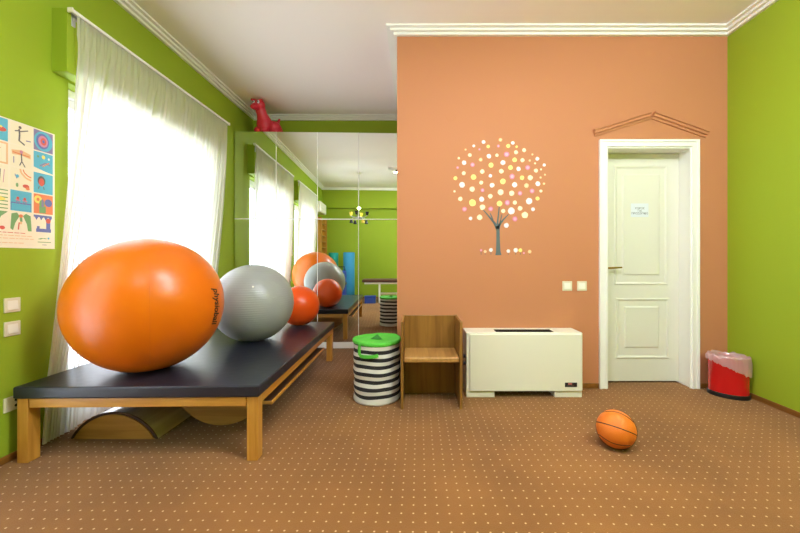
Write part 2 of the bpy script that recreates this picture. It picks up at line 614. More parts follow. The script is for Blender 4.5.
# pediment moulding above the door
def pediment(pxA, pyA, pxB, pyB):
    b = B()
    a = Vector((wx(pxA, YP), 0, wz(pyA, YP))); c = Vector((wx(pxB, YP), 0, wz(pyB, YP)))
    d = (c - a).normalized(); n = Vector((-d.z, 0, d.x))
    if n.z < 0: n = -n
    prof = [(-.032, 0), (-.032, .010), (-.014, .013), (-.010, .026), (.010, .027), (.014, .038), (.03, .040), (.03, 0)]
    # plumb-cut ends
    A = [b.bm.verts.new(Vector((a.x, YP - o, a.z)) + n * h - d * (h * n.x * 0)) for h, o in prof]
    C = [b.bm.verts.new(Vector((c.x, YP - o, c.z)) + n * h) for h, o in prof]
    b.bm.faces.new(A); b.bm.faces.new(C[::-1])
    for i in range(len(prof)):
        j = (i + 1) % len(prof)
        b.bm.faces.new([A[i], C[i], C[j], A[j]])
    return b
b1 = pediment(593.5, 133.2, 649.5, 115.6)
struct(b1.build('trim_9', M['brown']))
b2 = pediment(706, 134.5, 652.5, 115.6)
struct(b2.build('trim_10', M['brown']))

# ------------------------------------------------------------------ wall sticker tree
def PX(px): return wx(px, YP)
def PZ(py): return wz(py, YP)
SK = dict(w=(228, 222, 224), y=(240, 222, 132), c=(238, 218, 180), o=(238, 194, 146), p=(216, 122, 156))
SM = {k: mat('sticker_' + n, SK[k], .6) for k, n in dict(w='white', y='yellow', c='cream', o='peach', p='pink').items()}
SM2 = {k: mat('sticker_inner_' + n, c, .6) for k, n, c in (('w', 'lilac', (226, 222, 238)), ('y', 'gold', (246, 226, 124)), ('c', 'ivory', (240, 228, 196)), ('o', 'apricot', (240, 204, 158)), ('p', 'rose', (228, 166, 188)))}
t = thing('tree_wall_decal', 'wall sticker of a round dotted blossom tree on the terracotta wall', 'wall decal', (PX(497.5), YP, PZ(254.5)))
ox, oz = PX(497.5), PZ(254.5)
def dpt(px, py, h=.0): return (PX(px) - ox, -h, PZ(py) - oz)
R3 = [(298,62,17,'w'),(211,97,13,'w'),(339,102,15,'y'),(430,98,13,'p'),(448,43,16,'o'),(138,130,9,'o'),(262,128,10,'p'),(176,178,17,'c'),(78,206,11,'c'),(273,219,16,'o'),(346,189,20,'w'),(417,180,15,'c'),(125,247,20,'w'),(200,264,20,'p'),(68,290,12,'p'),(364,268,22,'y'),(470,245,22,'w'),(122,340,18,'c'),(286,325,20,'c'),(456,322,21,'c'),(48,384,18,'y'),(209,374,24,'y'),(359,363,16,'w'),(277,424,18,'c'),(108,443,26,'w'),(374,447,21,'w'),(470,413,25,'y'),(197,482,24,'c'),(289,491,17,'p'),(40,501,10,'c'),(450,508,27,'c')]
R4 = [(158,70,16,'w'),(117,98,18,'y'),(192,104,11,'y'),(259,135,18,'c'),(187,154,18,'c'),(103,172,24,'p'),(174,221,21,'y'),(244,224,19,'c'),(332,173,9,'o'),(376,211,17,'w'),(308,227,10,'o'),(356,252,9,'c'),(437,267,14,'w'),(138,290,21,'y'),(209,302,20,'w'),(290,290,22,'p'),(364,317,18,'c'),(409,306,9,'c'),(444,353,9,'o'),(152,369,24,'p'),(240,380,20,'y'),(313,380,23,'c'),(405,378,10,'o'),(435,433,11,'o'),(174,442,23,'w'),(279,450,21,'o'),(381,433,22,'w'),(329,498,21,'p'),(408,498,14,'c'),(148,518,24,'c'),(222,518,20,'p')]
R5 = [(73,99,16,'c'),(160,126,25,'y'),(225,101,18,'w'),(286,80,17,'c'),(231,158,20,'c'),(289,170,17,'p'),(103,172,17,'p'),(352,132,20,'y'),(378,185,15,'c'),(146,238,13,'w'),(210,230,20,'c')]
R6 = [(87,126,19,'p'),(141,125,15,'c'),(116,184,25,'w'),(178,166,17,'c'),(242,115,23,'w'),(302,96,14,'y'),(270,173,14,'w'),(212,214,23,'c'),(142,241,18,'p'),(80,287,18,'w')]
FL = [(221,464,9,'p',5),(250,473,11,'o',5),(291,462,14,'w',5),(95,470,13,'w',6),(147,464,16,'w',6),(180,464,14,'y',6),(205,484,8,'p',6),(246,474,13,'o',6)]
dots = [(450 + x / 8.89, 135 + y / 8.89, r / 8.89, c) for x, y, r, c in R3] + [(495 + x / 8.89, 135 + y / 8.89, r / 8.89, c) for x, y, r, c in R4]
dots += [(450 + x / 7.11, 185 + y / 7.11, r / 7.11, c) for x, y, r, c in R5] + [(495 + x / 7.11, 185 + y / 7.11, r / 7.11, c) for x, y, r, c in R6]
def dot(px, py, r, c, name):
    b = B()
    r = r / S * .98
    x, _, z = dpt(px, py)
    wob = [1 + rnd.uniform(-.07, .07) for _ in range(18)]
    P = [(x + r * wob[k] * math.cos(k * R(20)), z + r * wob[k] * math.sin(k * R(20))) for k in range(18)]
    b.prism(P, -.0012, -.0002, 'y', 0)
    b.prism([(x + (p[0] - x) * .62, z + (p[1] - z) * .62) for p in P], -.0016, -.0012, 'y', 1)
    return b.build(name, [SM[c], SM2[c]], t)
for d in dots: dot(*d, 'blossom_dot')
for x, y, r, c, q in FL:
    px, py = (450 if q == 5 else 495) + x / 7.11, 185 + y / 7.11
    f = dot(px, py, r / 7.11, c, 'flower')
    b = B().box(*[PX(px - .3) - ox, PX(px + .3) - ox], -.001, -.0003, PZ(254.6) - oz, PZ(py + r / 7.11) - oz)
    b.build('flower_stem', M['trunk'], f)
b = B()
def branch(pts):
    L_, R_ = [], []
    for i, (x, y, wd) in enumerate(pts):
        p = Vector((x, y)); q0 = Vector(pts[max(i - 1, 0)][:2]); q1 = Vector(pts[min(i + 1, len(pts) - 1)][:2])
        d = (q1 - q0).normalized(); n = Vector((-d.y, d.x)) * wd / 2
        L_.append(p + n); R_.append(p - n)
    P = [(PX(450 + p.x / 7.11) - ox, PZ(185 + p.y / 7.11) - oz) for p in L_ + R_[::-1]]
    b.prism(P, -.0012, -.0002, 'y')
branch([(344, 499, 44), (343, 470, 32), (342, 400, 26), (341, 330, 24), (338, 290, 24)])
branch([(334, 312, 20), (318, 272, 17), (290, 240, 12), (262, 206, 9), (236, 176, 6)])
branch([(306, 256, 10), (296, 225, 9), (284, 200, 6)])
branch([(338, 312, 18), (338, 265, 13), (343, 220, 10), (350, 155, 7)])
branch([(342, 312, 20), (354, 280, 16), (380, 245, 11), (416, 208, 6)])
branch([(352, 285, 10), (360, 250, 8), (369, 208, 5)])
b.build('trunk', M['trunk'], t)

# painted-over round cover plate on the terracotta wall
tag(B().lathe([(0, .004), (.046, .004), (.05, .0)], 28).build('cover_plate', M['brown'], smooth=30), 'round blanking plate painted over in terracotta, above left of the sticker tree', 'cover plate')
cp = bpy.data.objects['cover_plate']; cp.rotation_euler = (R(90), 0, 0); cp.location = (PX(451), YP + .002, PZ(116))

# ------------------------------------------------------------------ switches and socket
def switch_on(loc, rotz, sz, label, group):
    t = thing('light_switch', label, 'light switch', loc, rotz, group)
    h = sz / 2
    pl = B().box(-h, h, -.008, 0, -h, h).build('plate', M['plastic_edge'], t, bevel=(.003, 2))
    g = h * .64
    b = B()
    b.prism([(-.013, -g), (-.0085, g), (-.004, g), (-.004, -g)], -g, g, 'x')
    b.build('rocker', M['plastic'], t, bevel=(.002, 2))
    return t
switch_on((PX(567), YP, PZ(286)), 0, 9.6 / S, 'left one of two square switches on the terracotta wall beside the door', 'switches by the door')
switch_on((PX(581.7), YP, PZ(286)), 0, 9.6 / S, 'square white switch nearer the door on the terracotta wall', 'switches by the door')
d = ld(11.5)
switch_on((XL, d, wz(305, d)), R(90), .082, 'upper of two white switches on the green wall beneath the poster', 'switches on the green wall')
switch_on((XL, d, wz(328.5, d)), R(90), .082, 'lower of two white switches on the green wall beneath the poster', 'switches on the green wall')
d = ld(11)
t = thing('wall_socket', 'cream two-hole wall socket low on the green wall beside the padded table', 'socket', (XL, d, wz(403.5, d)), R(90))
B().box(-.041, .041, -.009, 0, -.041, .041).build('plate', M['plastic_edge'], t, bevel=(.003, 2))
for zz in (-.016, .016):
    b = B(); b.tube([(.018, -.0085, zz), (.018, -.0105, zz)], .0085, 14)
    b.build('socket_hole', M['dark_hole'], t)

# ------------------------------------------------------------------ poster of children's drawings
y1p = ld(54.5); y0p = y1p - .41
zt, zb = wz(134.5, y1p), wz(249, ld(54))
t = thing('poster', 'poster of children\'s drawings in rows of small pictures on the green wall', 'poster', (XL, y1p, zb))
pw, ph_ = .41, zt - zb
B().box(0, .0012, -pw, 0, 0, ph_).build('paper', M['poster_paper'], t)
PC = dict(blue=(96, 178, 204), cream=(238, 226, 198), orange=(226, 132, 88), green=(122, 164, 110), red=(212, 96, 82), dark=(104, 98, 98),
          yellow=(238, 216, 110), purple=(108, 116, 176), pink=(206, 134, 158), sand=(232, 184, 136), lilac=(140, 128, 164), white=(240, 240, 236))
PN = list(PC); PM = [mat('print_' + k, PC[k], .7) for k in PN]
def pi_(k): return PN.index(k)
class Pic:
    """drawing inside a cell; u to the right, v up, both 0..1"""
    def __init__(s, u0, u1, v0, v1):
        s.b = B(); s.r = (u0, u1, v0, v1); s.h = .0014
    def P(s, u, v):
        u0, u1, v0, v1 = s.r
        return (s.h, -pw + u0 + (u1 - u0) * u, v0 + (v1 - v0) * v)
    def poly(s, pts, c):
        s.b.poly([s.P(*p) for p in pts], pi_(c)); s.h += .00006
    def rect(s, a, b_, c, d, col): s.poly([(a, c), (b_, c), (b_, d), (a, d)], col)
    def ell(s, cu, cv, ru, rv, col, n=20): s.poly([(cu + ru * math.cos(k * 6.2832 / n), cv + rv * math.sin(k * 6.2832 / n)) for k in range(n)], col)
    def line(s, pts, wd, col):
        for (a, b_), (c, d) in zip(pts, pts[1:]):
            n = Vector((-(d - b_), c - a)); n = n.normalized() * wd / 2
            s.poly([(a + n.x, b_ + n.y), (c + n.x, d + n.y), (c - n.x, d - n.y), (a - n.x, b_ - n.y)], col)
    def done(s): return s.b.build('picture', PM, t)
cols = {3: (pw - .126, pw - .012), 2: (pw - .25, pw - .137), 1: (pw - .374, pw - .262)}
rows = [wz(y, 2.215) - zb for y in (131.5, 152.8, 173.5, 194.5, 214.8, 233)]
def cell(c, r): return Pic(cols[c][0], cols[c][1], rows[r + 1] + .004, rows[r] - .003)
# right column
p = cell(3, 0); p.rect(0, 1, 0, 1, 'lilac'); p.ell(.5, .5, .48, .48, 'blue'); p.ell(.46, .5, .34, .38, 'purple'); p.ell(.48, .5, .25, .28, 'pink'); p.ell(.5, .5, .15, .18, 'red'); p.ell(.5, .5, .07, .08, 'purple'); p.done()
p = cell(3, 1); p.poly([(0, .2), (.6, .06), (1, 0), (1, 1), (0, 1)], 'blue'); p.ell(.5, .78, .09, .1, 'yellow'); p.ell(.22, .76, .06, .06, 'green'); p.ell(.78, .74, .05, .06, 'white'); p.line([(.3, .3), (.6, .5), (.85, .42)], .06, 'lilac'); p.line([(.45, .3), (.8, .55)], .05, 'orange'); p.done()
p = cell(3, 2); p.rect(0, 1, 0, 1, 'blue'); p.ell(.4, .62, .2, .24, 'dark'); p.ell(.4, .55, .14, .2, 'red'); p.line([(.28, .34), (.24, .2)], .04, 'dark'); p.line([(.5, .34), (.54, .2)], .04, 'dark'); p.done()
p = cell(3, 3); p.rect(0, 1, 0, 1, 'orange'); p.ell(.22, .72, .2, .2, 'yellow'); p.ell(.22, .72, .08, .09, 'orange'); p.ell(.76, .6, .2, .2, 'purple'); p.ell(.42, .52, .14, .2, 'green'); p.rect(.28, .62, .04, .4, 'green'); p.rect(.4, .5, .35, .75, 'lilac'); p.done()
p = cell(3, 4); p.rect(.0, .95, .86, .98, 'purple')
for k in range(4): p.poly([(.05 + .24 * k, .88), (.25 + .24 * k, .88), (.14 + .24 * k, .68)], 'purple')
p.rect(.12, .9, .0, .2, 'purple'); p.rect(.64, .86, .18, .6, 'purple'); p.ell(.75, .68, .13, .15, 'red'); p.rect(.16, .3, .18, .34, 'purple'); p.done()
# middle column
p = cell(2, 0); p.rect(0, 1, 0, 1, 'cream'); p.line([(.4, .18), (.42, .5), (.4, .74)], .08, 'dark'); p.line([(.4, .66), (.2, .6)], .05, 'dark'); p.line([(.42, .62), (.82, .78)], .05, 'dark'); p.line([(.4, .2), (.66, .06)], .07, 'dark'); p.ell(.44, .82, .07, .07, 'dark'); p.line([(.72, .28), (.95, .3)], .05, 'lilac'); p.done()
p = cell(2, 1); p.rect(0, 1, 0, 1, 'cream'); p.poly([(.05, .75), (.5, .84), (.95, .72), (.95, .5), (.5, .58), (.08, .55)], 'sand'); p.line([(.1, .66), (.9, .6)], .05, 'orange'); p.line([(.5, .72), (.52, .3)], .06, 'dark'); p.line([(.52, .3), (.68, .05)], .05, 'dark'); p.line([(.52, .3), (.42, .08)], .05, 'dark'); p.line([(.15, .45), (.15, .15)], .04, 'lilac'); p.ell(.5, .74, .08, .08, 'pink'); p.done()
p = cell(2, 2); p.rect(0, 1, 0, 1, 'cream'); p.line([(.45, .98), (.5, .8), (.72, .6), (.98, .52)], .09, 'sand'); p.line([(.58, .98), (.64, .84), (.82, .7), (.98, .66)], .06, 'orange'); p.line([(.2, .7), (.3, .5)], .04, 'purple'); p.ell(.32, .62, .07, .08, 'blue'); p.ell(.72, .2, .16, .09, 'red'); p.ell(.8, .1, .1, .07, 'orange'); p.ell(.3, .2, .06, .1, 'green'); p.done()
p = cell(2, 3); p.rect(0, 1, 0, 1, 'blue'); p.rect(.03, .97, .05, .42, 'purple'); p.rect(.05, .95, .06, .36, 'blue')
for cu in (.34, .66):
    p.ell(cu, .62, .07, .08, 'red'); p.line([(cu - .1, .36), (cu, .56), (cu + .1, .36)], .05, 'lilac'); p.line([(cu - .12, .54), (cu + .12, .52)], .05, 'pink')
p.done()
p = cell(2, 4); p.poly([(.0, .1), (.05, .9), (.3, .98), (.42, .8), (.22, .4), (.12, .0)], 'green'); p.poly([(.58, .82), (.72, .96), (.95, .85), (1, .0), (.82, .0), (.76, .4)], 'green'); p.ell(.48, .8, .1, .1, 'orange'); p.line([(.48, .72), (.5, .5)], .12, 'green'); p.line([(.4, .45), (.36, .05)], .06, 'red'); p.line([(.5, .5), (.46, .36)], .1, 'sand'); p.done()
# left column, cut by the edge of the photograph
p = cell(1, 0); p.rect(0, 1, 0, 1, 'blue'); p.ell(.6, .5, .34, .12, 'red'); p.poly([(.3, .5), (.1, .66), (.1, .36)], 'red'); p.ell(.7, .6, .05, .05, 'yellow'); p.done()
p = cell(1, 1); p.rect(0, 1, 0, 1, 'sand'); p.rect(.08, .92, .08, .92, 'cream'); p.ell(.5, .3, .12, .12, 'red'); p.line([(.3, .6), (.7, .7)], .04, 'sand'); p.done()
p = cell(1, 2); p.rect(0, 1, 0, 1, 'cream')
for k in range(5): p.line([(.15 + .16 * k, .2), (.2 + .16 * k, .8)], .03, ('lilac', 'green', 'sand', 'dark', 'pink')[k])
p.done()
p = cell(1, 3); p.rect(0, 1, 0, 1, 'cream')
for k in range(6): p.rect(0, 1, .04 + .17 * k, .09 + .17 * k, 'green')
p.ell(.5, .5, .4, .1, 'yellow'); p.done()
p = cell(1, 4); p.poly([(0, .3), (.2, .8), (.6, .98), (1, .98), (.7, .7), (.5, .2), (.4, 0), (0, 0)], 'green'); p.ell(.75, .1, .12, .1, 'red'); p.done()
p = Pic(.02, pw - .012, .02, .095)
rr = random.Random(4)
p.b.bm.free()
for k, (v, col, L_) in enumerate(((.9, 'red', .58), (.68, 'dark', .62), (.46, 'dark', .7), (.12, 'dark', .55))):
    u = .0
    p = Pic(.02, pw - .012, .02, .095)
    while u < L_:
        wl = rr.uniform(.03, .08); p.rect(u, u + wl, v - .025, v + .025, 'red' if k == 0 else 'sand'); u += wl + .014
    o = p.done(); o.name = 'printed_line'
p = Pic(.02, pw - .012, .02, .095)
p.line([(.78, .5), (.84, .6), (.9, .55)], .05, 'green'); p.ell(.93, .6, .016, .09, 'blue'); p.rect(.76, .97, .24, .3, 'green'); p.rect(.83, .9, .02, .07, 'lilac')
o = p.done(); o.name = 'printed_emblem'

# ------------------------------------------------------------------ mirrored cupboard front
MY, MYAW = 4.53, 1.8
MXL, MXR, MZ = XL + .012, XP - .012, 2.782
mw = MXR - MXL
t = thing('mirror_wall', 'tall mirrored panel front filling the recess behind the exercise balls', 'mirror', (MXL, MY, 0), R(MYAW))
B().box(0, mw, .012, .46, .078, MZ - .002).build('carcass', M['gloss_white'], t)
B().box(0, mw, .002, .44, 0, .078).build('plinth', M['gloss_white'], t, bevel=(.003, 1))
pwid = .525
zs = [(.082, 1.662), (1.668, MZ)]
xs_ = [0, pwid, 2 * pwid, 3 * pwid, mw]
for (z0, z1) in zs:
    for i in range(4):
        b = B().box(xs_[i] + .0025, xs_[i + 1] - .0025, 0, .006, z0 + .002, z1 - .002)
        b.build('mirror_panel', M['mirror'], t)
b = B()
for x in xs_[1:4]: b.box(x - .0035, x + .0035, -.0005, .011, .08, MZ)
b.box(0, mw, -.0005, .011, 1.660, 1.670)
b.build('joint_strip', M['gloss_white'], t)

# ------------------------------------------------------------------ red hopper toy animal on the cupboard
def ux(px, d): return wx(px, d)
t = thing('hopper_toy', 'red rubber horned hopping animal toy standing on top of the mirrors', 'toy', (-1.95, 4.70, MZ))
def blob_mesh(name, blobs, tubes, vox, m, parent):
    b = B()
    for c, r, sc in blobs: b.ball(c, r, 20, 12, sc)
    for path, rad in tubes: b.tube(path, rad, 12)
    o = b.build(name, m, parent)
    md = o.modifiers.new('fuse', 'REMESH'); md.mode = 'VOXEL'; md.voxel_size = vox; md.use_smooth_shade = True
    md = o.modifiers.new('soft', 'SMOOTH'); md.factor = .6; md.iterations = 2
    return o
O_ = Vector((-1.95, 4.70, MZ))
def tp(x, y, z): return Vector((x, y, z)) - O_
hd = tp(-1.985, 4.525, 3.108)
blob_mesh('body', [(tp(-1.955, 4.62, 2.90), .105, (.95, 1, 1.12)), (tp(-1.88, 4.73, 2.885), .10, (1, 1.1, 1)), (tp(-1.875, 4.80, 2.88), .09, (.95, 1, 1)),
                   (hd, .074, (1, 1, 1)), (tp(-2.008, 4.462, 3.07), .05, (1, 1, .85)), (tp(-2.02, 4.435, 3.055), .036, (1.1, 1, .8)),
                   (tp(-2.035, 4.60, 2.822), .045, (1.1, 1, .9)), (tp(-1.935, 4.575, 2.822), .047, (1, 1, .9)), (tp(-1.83, 4.70, 2.825), .045, (1, 1, .9)), (tp(-1.80, 4.86, 2.825), .045, (1, 1, .9)), (tp(-1.98, 4.85, 2.825), .045, (1, 1, .9))],
          [([tp(-1.957, 4.60, 2.94), tp(-1.968, 4.565, 3.01), tp(-1.98, 4.535, 3.08)], [.088, .066, .062]),
           ([hd + Vector((-.025, .0, .04)), hd + Vector((-.06, -.005, .062)), hd + Vector((-.105, -.008, .078))], [.032, .024, .011]),
           ([hd + Vector((.012, .0, .045)), hd + Vector((.024, .0, .066)), hd + Vector((.022, -.005, .082))], [.034, .027, .013]),
           ([tp(-1.85, 4.77, 2.95), tp(-1.832, 4.765, 2.995), tp(-1.815, 4.76, 3.03)], [.03, .02, .012])], .0075, M['toy_red'], t)
for s_, (ex, ey) in (('a', (.018, -.071)), ('b', (-.046, -.060))):
    e = B().ball(hd + Vector((ex, ey, .018)), .019, 16, 10, (.9, .55, 1.15)).build('eye', M['paper'], t, smooth=180)
    B().ball(hd + Vector((ex - .003, ey - .009, .020)), .0095, 12, 8, (.9, .5, 1.1)).build('pupil', M['ink'], e, smooth=180)

# ------------------------------------------------------------------ padded therapy table
BT = R(1.1)
bw, bl = 1.345, 2.04
nr = Vector((-.898, 2.025))                       # near right corner of the legs
cxv = Vector((math.cos(BT), math.sin(BT))); cyv = Vector((-math.sin(BT), math.cos(BT)))
org = nr - cxv * bw / 2 + cyv * bl / 2
TZ = .436
bed = thing('treatment_table', 'low wooden treatment table with a navy vinyl pad carrying three exercise balls', 'treatment table', (org.x, org.y, 0), BT)
def bedpt(lx, ly): return org + cxv * lx + cyv * ly
hw, hl = bw / 2, bl / 2
RZ0, RZ1 = .312, .366
b = B().box(-hw - .012, hw + .012, -hl - .012, hl + .012, RZ1 + .001, TZ)
bmesh.ops.subdivide_edges(b.bm, edges=b.bm.edges[:], cuts=5, use_grid_fill=True)
for v in b.bm.verts:
    if v.co.z > TZ - .002:
        e = min(hw + .012 - abs(v.co.x), hl + .012 - abs(v.co.y))
        v.co.z += .006 * min(1, e / .25) - .003
pad = b.build('pad', M['vinyl'], bed, bevel=(.03, 5))
for s_ in (-1, 1):
    B().box(-hw + .066, hw - .066, s_ * hl - (.028 if s_ > 0 else 0), s_ * hl + (.028 if s_ < 0 else 0), RZ0, RZ1).build('rail', M['beech'], bed, bevel=(.003, 1))
    B().box(s_ * hw - (.028 if s_ > 0 else 0), s_ * hw + (.028 if s_ < 0 else 0), -hl + .066, hl - .066, RZ0, RZ1).build('rail', M['beech_y'], bed, bevel=(.003, 1))
    for q in (-1, 1):
        x0, x1 = sorted((s_ * hw, s_ * (hw - .062))); y0, y1 = sorted((q * hl, q * (hl - .07)))
        B().box(x0, x1, y0, y1, 0, RZ1).build('leg', M['beech_z'], bed, bevel=(.004, 2))

# ------------------------------------------------------------------ exercise balls
def ex_ball(name, c, r, m, label, tilt, ridge=False, flat=.045):
    b = B()
    b.ball((0, 0, 0), r, 96, 64)
    for v in b.bm.verts:
        f = v.co.z / r
        if f < -(1 - flat * 2):
            k = (-(f) - (1 - flat * 2)) / (flat * 2)
            v.co.z = -r * ((1 - flat * 2) + flat * 2 * (k - .5 * k * k))
    o = b.build(name, m, loc=c, smooth=180)
    return tag(o, label, 'exercise ball', 'exercise balls on the padded table')
r1, d1, th1 = .432, 2.34, R(36.75)
PT = TZ + .006
c1 = Vector((-d1 * math.tan(th1), d1, PT + r1 * .955))
big = ex_ball('exercise_ball', c1, r1, M['orange_ball'], 'very large glossy orange exercise ball at the near end of the padded table', 0)
r2, d2, th2 = .338, 3.14, R(24.45)
c2 = Vector((-d2 * math.tan(th2), d2, PT + r2 * .955))
grey = ex_ball('exercise_ball', c2, r2, M['silver_ball'], 'silver-grey ribbed exercise ball in the middle of the padded table', 0)
r3, d3, th3 = .213, 3.85, R(18.05)
c3 = Vector((-d3 * math.tan(th3), d3, PT + r3 * .955))
ex_ball('exercise_ball', c3, r3, M['red_ball'], 'smallest orange-red exercise ball at the mirror end of the padded table', 0)
# faint mould seam round the big ball, seen face on as an upright line
fdir = Vector((c1.x, c1.y, 0)).normalized()
side = Vector((fdir.y, -fdir.x, 0))
pts = []
for k in range(96):
    a = k * 2 * math.pi / 96
    q = (fdir * math.cos(a) + Vector((0, 0, 1)) * math.sin(a)) * (r1 - .0008)
    if q.z < -r1 * .9: q.z = -r1 * .9 - (abs(q.z) - r1 * .9) * .5
    pts.append(q)
B().tube(pts, .0016, 6, closed=True).build('seam', M['seam_orange'], big, smooth=60)
# lettering on the right flank of the ball
ray = Vector(((217.0 - CX) / F, 1, -(306 - CY) / F)).normalized()
cam = Vector((0, 0, HC))
oc = cam - c1
bq = oc.dot(ray); disc = bq * bq - (oc.dot(oc) - r1 * r1)
hit = cam + ray * (-bq - math.sqrt(max(disc, 0)))
nrm = (hit - c1).normalized()
down = (Vector((0, 0, -1)) - nrm * Vector((0, 0, -1)).dot(nrm)).normalized()
upv = nrm.cross(down).normalized()
if upv.dot(fdir) < 0: upv = -upv
b = B()
me = text_mesh('physioball', .066, shear=.25, bold=.0016)
def on_ball(x, y):
    a, e = x * .93 / r1, y * 1.35 / r1
    v = nrm * (math.cos(a) * math.cos(e)) + down * (math.sin(a) * math.cos(e)) + upv * math.sin(e)
    return v * (r1 + .0012)
place_text(b, me, on_ball)
b.build('printed_word', M['ink'], big)
# filling plugs
for o, r, dirv in ((grey, r2, Vector((.35, -.8, .48))), ):
    n = dirv.normalized()
    B().tube([n * (r - .002), n * (r + .001)], .008, 12).build('plug', M['plastic'], o)

# ------------------------------------------------------------------ wooden rocker shapes under the table
ya, yb = 2.28, 2.86
xa, xb, hh = -2.205, -1.648, .172
t = thing('barrel_board', 'arched wooden board with a dark varnished back on the carpet under the table', 'balance board', ((xa + xb) / 2, ya, 0))
hwid = (xb - xa) / 2
Rr = (hwid * hwid + hh * hh) / (2 * hh)
half = math.asin(hwid / Rr)
arc = [(Rr * math.sin(a), Rr * math.cos(a) - (Rr - hh)) for a in [half * (2 * k / 28 - 1) for k in range(29)]]
inner = [(x * .955, max(.0, z - .014)) for x, z in arc]
b = B().prism([(x, z) for x, z in arc] + [(x, z) for x, z in inner[::-1]], 0.0, yb - ya, 'y')
b.build('curved_top', M['dark_board'], t, smooth=30)
for yy in (-.012, yb - ya - .03):
    B().prism([(x * .95, max(0.001, z - .0155)) for x, z in arc], yy, yy + .022, 'y').build('end_panel', M['tan_wood'], t)
b = B().prism([(x, z + .0005) for x, z in arc] + [(x, z) for x, z in inner[::-1]], -.006, 0.0, 'y')
b.build('edge_strip', M['dark_edge'], t, smooth=30)

cxr, yr0, yr1 = -1.352, 2.22, 3.56
t = thing('rocker_board', 'wide flat wooden rocker board on curved runners beneath the right half of the table', 'balance board', (cxr, (yr0 + yr1) / 2, 0), R(.8))
hly = (yr1 - yr0) / 2
B().box(-.46, .44, -hly, hly, .25, .262).build('platform', M['dark_edge'], t)
B().box(.44, .452, -hly, hly, .244, .264).build('edge_strip', M['beech_y'], t, bevel=(.002, 1))
B().box(-.46, .452, -hly - .01, -hly, .244, .264).build('edge_strip', M['tan_wood'], t, bevel=(.002, 1))
rr_ = .335
seg = [(rr_ * math.sin(a), rr_ - rr_ * math.cos(a)) for a in [math.acos((rr_ - .2495) / rr_) * (2 * k / 40 - 1) for k in range(41)]]
for yy in (-hly + .24, hly - .27):
    B().prism(seg, yy, yy + .025, 'y').build('runner', M['tan_wood'], t, smooth=30)

# ------------------------------------------------------------------ striped laundry basket
t = thing('storage_basket', 'round black and white striped fabric basket with a green zipped lid', 'basket', (-.318, 2.96, 0))
rb, hb = .192, .478
prof, mis = [], []
nb = 8
z = .0
prof.append((0, .002)); mis.append(1)
prof.append((rb - .004, .002)); mis.append(1)
z = .012
prof.append((rb, z)); mis.append(1)
seq = [1] + [0, 1] * 7 + [0]
hts = [.026] + [.031, .029] * 7 + [.031]
kz = (hb - z) / sum(hts)
per = .06
for m_, h_ in zip(seq, hts):
    for q in (.5, 1):
        prof.append((rb, z + h_ * kz * q)); mis.append(m_)
    z += h_ * kz
def buckle(a, r, z):
    if r < rb - .01 or z < .005: return (r, z)
    n = noise.noise((math.cos(a) * 2.2, math.sin(a) * 2.2, z * 9))
    n2 = noise.noise((math.cos(a) * 1.3 + 5, math.sin(a) * 1.3, z * 3))
    ring = .003 * math.cos(z * 2 * math.pi / (per * 2))
    env = 1 if z < hb - .02 else .3
    return (r + env * (.007 * n + ring), z + (env * .007 * n2 if z > .02 else 0))
B().lathe(prof, 64, mis=mis, fn=buckle).build('body', [M['stripe_black'], M['stripe_white']], t, smooth=60)
def lidf(a, r, z):
    return (r, z + .004 * math.sin(2 * a + .6) * (r / rb) + .004 * noise.noise((r * 12 * math.cos(a), r * 12 * math.sin(a), 1)))
lid = B().lathe([(rb + .003, hb - .012), (rb + .008, hb - .004), (rb + .008, hb + .012), (rb + .002, hb + .018), (rb - .012, hb + .017), (rb - .016, hb + .012), (rb * .6, hb + .010), (rb * .3, hb + .012), (0, hb + .013)], 64, fn=lidf).build('lid', M['lime'], t, smooth=60)
b = B()      # folded finger flap in the middle of the lid
b.poly([(-.05, -.045, hb + .016), (.05, -.05, hb + .016), (.0, .04, hb + .04)])
b.poly([(-.05, -.045, hb + .016), (.0, .04, hb + .04), (-.005, .05, hb + .014)])
b.poly([(.05, -.05, hb + .016), (-.005, .05, hb + .014), (.0, .04, hb + .04)])
b.poly([(-.05, -.045, hb + .016), (-.005, .05, hb + .014), (.05, -.05, hb + .016)])
b.build('lid_flap', M['lime_dark'], lid)
def strap(pts, wd, th):
    """ribbon along (angle, z) on the basket wall"""
    b = B()
    rows = []
    for i, (a, z, o) in enumerate(pts):
        q0 = Vector((pts[max(i - 1, 0)][0] * rb, pts[max(i - 1, 0)][1])); q1 = Vector((pts[min(i + 1, len(pts) - 1)][0] * rb, pts[min(i + 1, len(pts) - 1)][1]))
        d = (q1 - q0).normalized(); n = Vector((-d.y, d.x)) * wd / 2
        ring = []
        for sgn in (1, -1):
            for oo in (o, o + th):
                aa = a + sgn * n.x / rb; zz = z + sgn * n.y
                ring.append(b.bm.verts.new(((rb + oo) * math.cos(aa), (rb + oo) * math.sin(aa), zz)))
        rows.append(ring)
    for i in range(len(rows) - 1):
        A, C = rows[i], rows[i + 1]
        for k0, k1 in ((0, 1), (1, 3), (3, 2), (2, 0)): b.bm.faces.new([A[k0], A[k1], C[k1], C[k0]])
    for e in (rows[0], rows[-1]): b.bm.faces.new([e[0], e[1], e[3], e[2]])
    return b
fa = R(-90)
strap([(fa - .62, hb + .005, .009), (fa - .64, hb - .03, .010), (fa - .63, hb - .075, .010), (fa - .55, hb - .088, .012), (fa - .4, hb - .088, .016), (fa - .2, hb - .086, .018), (fa + .02, hb - .083, .016), (fa + .16, hb - .076, .011)], .027, .004).build('handle', M['lime'], t, smooth=50)
